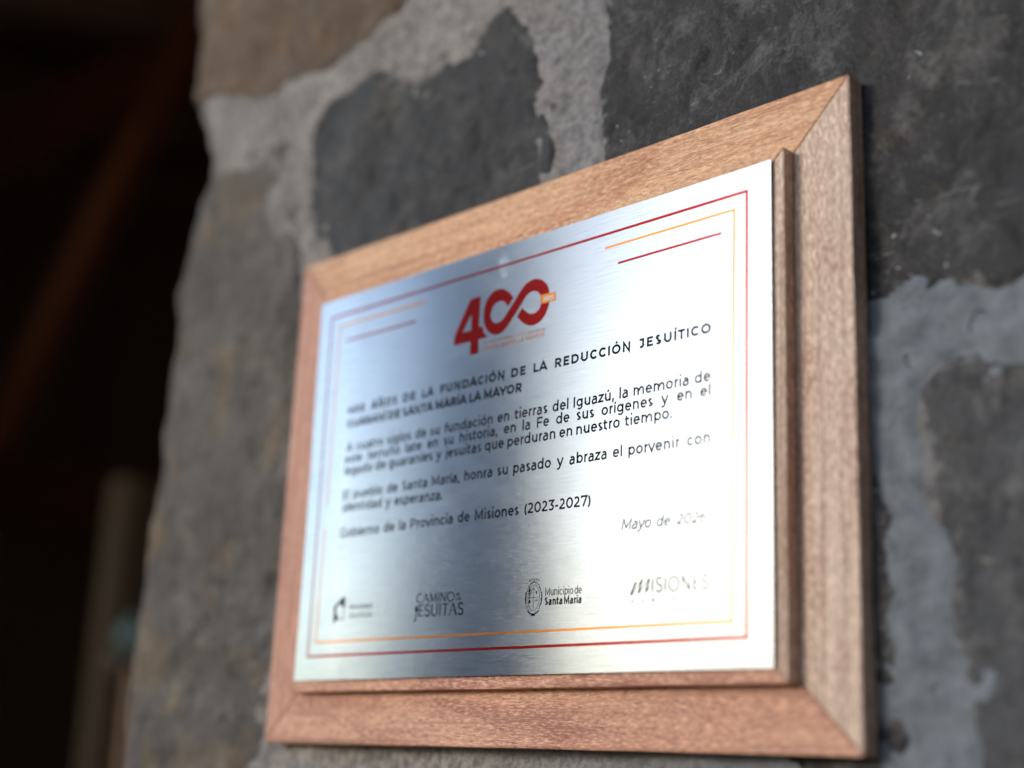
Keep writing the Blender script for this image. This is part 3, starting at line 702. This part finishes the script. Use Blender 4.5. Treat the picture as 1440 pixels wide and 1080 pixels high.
def drawn(name, txt, x0, y0, x1, y1, hgt, wt, serif=0, mat=M_INK, gap=.14):
    tot = sum(G[c][0] for c in txt)+gap*(len(txt)-1); k = (x1-x0)/tot; x = 0; L = []
    for c in txt:
        wd, st = G[c]
        for pl, ww in st:
            pts = [(x0+(x+a)*k, y0+(y1-y0)*(x+a)/tot+b*hgt) for a, b in pl]; L.append(strip(pts, wt*ww))
            if serif:
                for (a, b) in (pts[0], pts[-1]):
                    if c not in 'OCS' : L.append(strip([(a-serif, b), (a+serif, b)], wt*.55))
        x += wd+gap
    return print_mesh(name, *joinvf(L), mat)
drawn('logo_text', 'CAMINO', 104.2, 38.5, 133.6, 37.9, 4.6, .58, .45)
drawn('logo_text', 'ESUITAS', 106.2, 31.3, 140.8, 30.8, 6.0, .75, .5)
logo('cross_initial', [strip([(104.6, 37.0), (104.7, 32), (104.2, 29.6), (102.9, 28.7)], .75), strip([(103.2, 35.0), (106.0, 34.9)], 1.0),
    tri_poly([(103.6, 35.6), (104.6, 37.6), (105.6, 35.6), (105.3, 33.6), (104.0, 33.6)])])
line('DE', 134.9, 40.3, 137.9, 40.2, 1.6, 1, .2, name='logo_text', fit=True)
line('LOS', 134.8, 38.2, 138.8, 38.1, 1.6, 1, .2, name='logo_text', fit=True)
# municipal seal: laurel, oval shield with small charges, ribbon
L = []
r2 = random.Random(4)
for i in range(40):
    a = i*9+r2.uniform(-2, 2); cx, cz = 190.6+5.1*math.cos(rad(a)), 36.2+7.7*math.sin(rad(a))
    t = a+90+r2.choice((-38, 38)); l_ = r2.uniform(.45, .8)
    L.append(strip([(cx-l_*math.cos(rad(t)), cz-l_*math.sin(rad(t))), (cx+l_*math.cos(rad(t)), cz+l_*math.sin(rad(t)))], .24))
L.append(strip([(190.6+3.9*math.cos(rad(a)), 36.4+6.2*math.sin(rad(a))) for a in range(0, 361, 12)], .18))
for a0, a1 in ((158, 208), (-30, 22)): L.append(strip([(190.6+5.5*math.cos(rad(a)), 36.4+7.6*math.sin(rad(a))) for a in range(a0, a1, 5)], .5))
L += [tri_poly([(187.2, 40.2), (187.7, 42.0), (188.2, 40.2), (188.7, 39.9), (187.7, 39.0), (186.8, 39.9)]), strip([(187.6, 38.9), (188.0, 37.0), (187.5, 35.8)], .45), strip([(188.1, 38.0), (189.2, 39.4)], .4),
      strip([(189.0, 40.0), (190.2, 40.8), (191.2, 40.0)], .3), tri_poly([(191.9, 39.4), (192.8, 39.4), (192.5, 37.6)]), tri_poly([(187.4, 35.4), (188.4, 35.4), (188.5, 33.8), (187.4, 33.8)]), strip([(191.8, 34.9), (193.6, 35.1)], .35),
      strip([(186.8, 36.4), (194.2, 36.5)], .15), strip([(190.5, 30.6), (190.5, 42.2)], .15), tri_poly([(189.7, 28.8), (191.6, 28.8), (192.0, 27.7), (189.3, 27.6)])]
for i in range(5): L.append(strip([(187.7+i*1.5+.35*math.cos(rad(a)), 44.6+.12*i*(4-i)+.35*math.sin(rad(a))) for a in range(0, 361, 60)], .2))
L.append(strip([(186.6, 30.2), (188.4, 28.7), (190.6, 28.2), (193, 28.8), (194.8, 30.4)], .3))
logo('municipal_seal', L)
line('Municipio de', 198.3, 36.9, 221.9, 36.6, 3.7, .9, .125, name='logo_text', fit=True)
line('Santa María', 198.2, 32.4, 221.9, 32.2, 3.7, .9, .22, name='logo_text', fit=True)
Mv = [(252.1, 34.3), (255.2, 39.9), (253.1, 35.0), (258.7, 40.9), (256.6, 34.6), (263.0, 41.0), (260.8, 34.7), (263.6, 37.6)]
logo('script_initial', [strip([Mv[0], Mv[1]], .95), strip([Mv[0], (252.7, 34.1), Mv[3]], .35), strip([Mv[3], Mv[4]], .9), strip([Mv[4], Mv[5]], .35), strip([Mv[5], Mv[6]], .9), strip([Mv[6], Mv[7]], .35)], M_GRI)
drawn('logo_text', 'ISIONES', 264.2, 34.7, 296.2, 34.3, 6.4, .64, 0, M_GRI, .20)
for i, ch in enumerate('GOBIERNO'):
    x = 252.6+i*6.0; line(ch, x, 30.4, x+(1.5 if ch != 'I' else .5), 30.4, 1.5, 1, .17, M_GRI, name='logo_letter', fit=True)

# ------------------------------------------------------------------ the dark gallery to the left
GX = -3.75
porch = thing('gallery', 'dark timber roofed gallery behind the left edge of the stone wall', 'gallery', (0, 0, 0))
for i in range(12):                             # vertical boards of the end wall, seen through the gap
    box('wall_board', (GX+rng.uniform(-.012, .012), .52+i*.38, 1.75), (.04, .37, 3.5), M_DWOOD, porch, .006, (0, 0, rng.uniform(-.01, .01)))
for i in range(20): box('wall_board', (-3.6+i*.40, 4.98+rng.uniform(-.01, .01), 2.0), (.39, .04, 4.0), M_DWOOD, porch, .006)
for i in range(20): box('ceiling_board', (-3.55+i*.40, 2.30, 3.55), (.39, 5.9, .03), M_DWOOD, porch, .004, (rad(14), 0, 0))
box('roof_deck', (.2, 2.30, 3.62), (8.2, 5.95, .05), M_DWOOD, porch, .004, (rad(14), 0, 0))
box('back_sheathing', (.2, 5.05, 2.2), (8.2, .05, 4.6), M_DWOOD, porch, .0)
box('end_sheathing', (-3.81, 2.6, 2.2), (.05, 4.9, 4.6), M_DWOOD, porch, .0)
box('side_wall', (3.2, 2.6, 1.8), (.2, 4.8, 3.9), M_DWOOD, porch)
for xx in (-3.2, -2.5, -1.8, -1.1, -.4, .3, 1.0, 1.7):
    box('rafter', (xx, 2.30, 3.42), (.09, 5.9, .15), M_DWOOD, porch, .006, (rad(14), 0, 0))
def beam(name, a, b, wdt, hgt, mat, parent, lab=None):
    a, b = Vector(a), Vector(b); d = b-a
    o = box(name, (a+b)/2, (d.length, wdt, hgt), mat, parent, .006); o.rotation_euler = d.to_track_quat('X', 'Z').to_euler()
    if lab: o['label'] = lab
    return o
beam('brace', (-1.70, .89, 3.02), (-2.16, .76, 2.10), .055, .055, M_RWOOD, porch, 'reddish diagonal timber')
beam('tie_beam', (-2.45, .62, 2.72), (-1.55, 1.22, 3.22), .10, .12, M_RWOOD, porch, 'reddish sloping timber')
beam('cross_beam', (-3.5, .70, 2.20), (-2.5, 2.10, 2.20), .12, .16, M_RWOOD, porch, 'reddish level timber')
post = thing('timber_post', 'plain pale timber post standing in the shaded gallery', 'post', (-1.62, .80, .12))
o = link('shaft', box_mesh('shaft', .06, .06, 1.86, .006), post, M_PWOOD); o.location = (0, 0, .93)
o = link('shoe', box_mesh('shoe', .11, .11, .06, .006), post, M_DWOOD); o.location = (0, 0, .03)
jar = thing('jar', 'small round green glazed jar on a shelf beside the timber post', 'jar', (-1.42, .722, 1.655))
def lathe(name, prof, mat, parent, n=28):
    V = []; F = []
    for r_, z_ in [(a*.62, b*.62) for a, b in prof]: V += [(r_*math.cos(2*math.pi*i/n), r_*math.sin(2*math.pi*i/n), z_) for i in range(n)]
    for j in range(len(prof)-1):
        for i in range(n): F.append((j*n+i, j*n+(i+1) % n, (j+1)*n+(i+1) % n, (j+1)*n+i))
    return pyd(name, V, F, parent, mat, True)
lathe('body', [(.0, .0), (.02, .0), (.034, .012), (.04, .035), (.036, .06), (.022, .075), (.02, .082)], M_GREEN, jar)
lathe('lid', [(.021, .080), (.025, .083), (.024, .09), (.008, .095), (.007, .103), (.0, .105)], M_GREEN, jar)
shelf = thing('shelf', 'narrow dark timber shelf under the green jar', 'shelf', (-1.415, .74, 1.64))
o = link('board', box_mesh('board', .07, .10, .018, .003), shelf, M_FLOOR)
o = link('bracket', box_mesh('bracket', .02, .10, 1.50, .003), shelf, M_DWOOD); o.location = (.02, .02, -.76)

# unseen front wall added beyond the opening to keep the sun out
lw = thing('sun_block_wall', 'unseen dark stone wall added beyond the gallery opening to block the sun', 'wall', (0, 0, 0))
box('added_wall_body', (-2.95, .19, 1.75), (2.2, .34, 3.5), M_DSTONE, lw, .02)

# ------------------------------------------------------------------ unseen pieces added before the wall, for reflection and shade
def polar(az, d): return Vector((.2-math.sin(rad(az))*d, -math.cos(rad(az))*d, 0))
pc = polar(47.2, 3.5)  # unseen column, added for a darker band in the steel
pil = thing('reflection_pillar', 'unseen square limewashed column added to darken the reflection in the steel', 'reflection_pillar', pc)
pil.rotation_euler.z = -rad(47.6)
o = link('shaft', box_mesh('shaft', .50, .46, 3.3, .015), pil, M_LIME); o.location = (0, 0, 1.75)
o = link('added_plinth', box_mesh('added_plinth', .64, .60, .2, .02), pil, M_LIME); o.location = (0, 0, .1)
o = link('cap', box_mesh('cap', .64, .60, .12, .02), pil, M_LIME); o.location = (0, 0, 3.46)
# unseen wall added on the right to keep skylight off the frame side
rw = thing('light_block_wall', 'unseen dark stone wall added right of the plaque to block skylight', 'wall', (0, 0, 0))
box('added_wall_body', (1.62, -2.2, 1.7), (.34, 4.38, 3.4), M_DSTONE, rw, .02)
box('added_coping', (1.62, -2.2, 3.44), (.42, 4.44, .08), M_TILE, rw, .01)
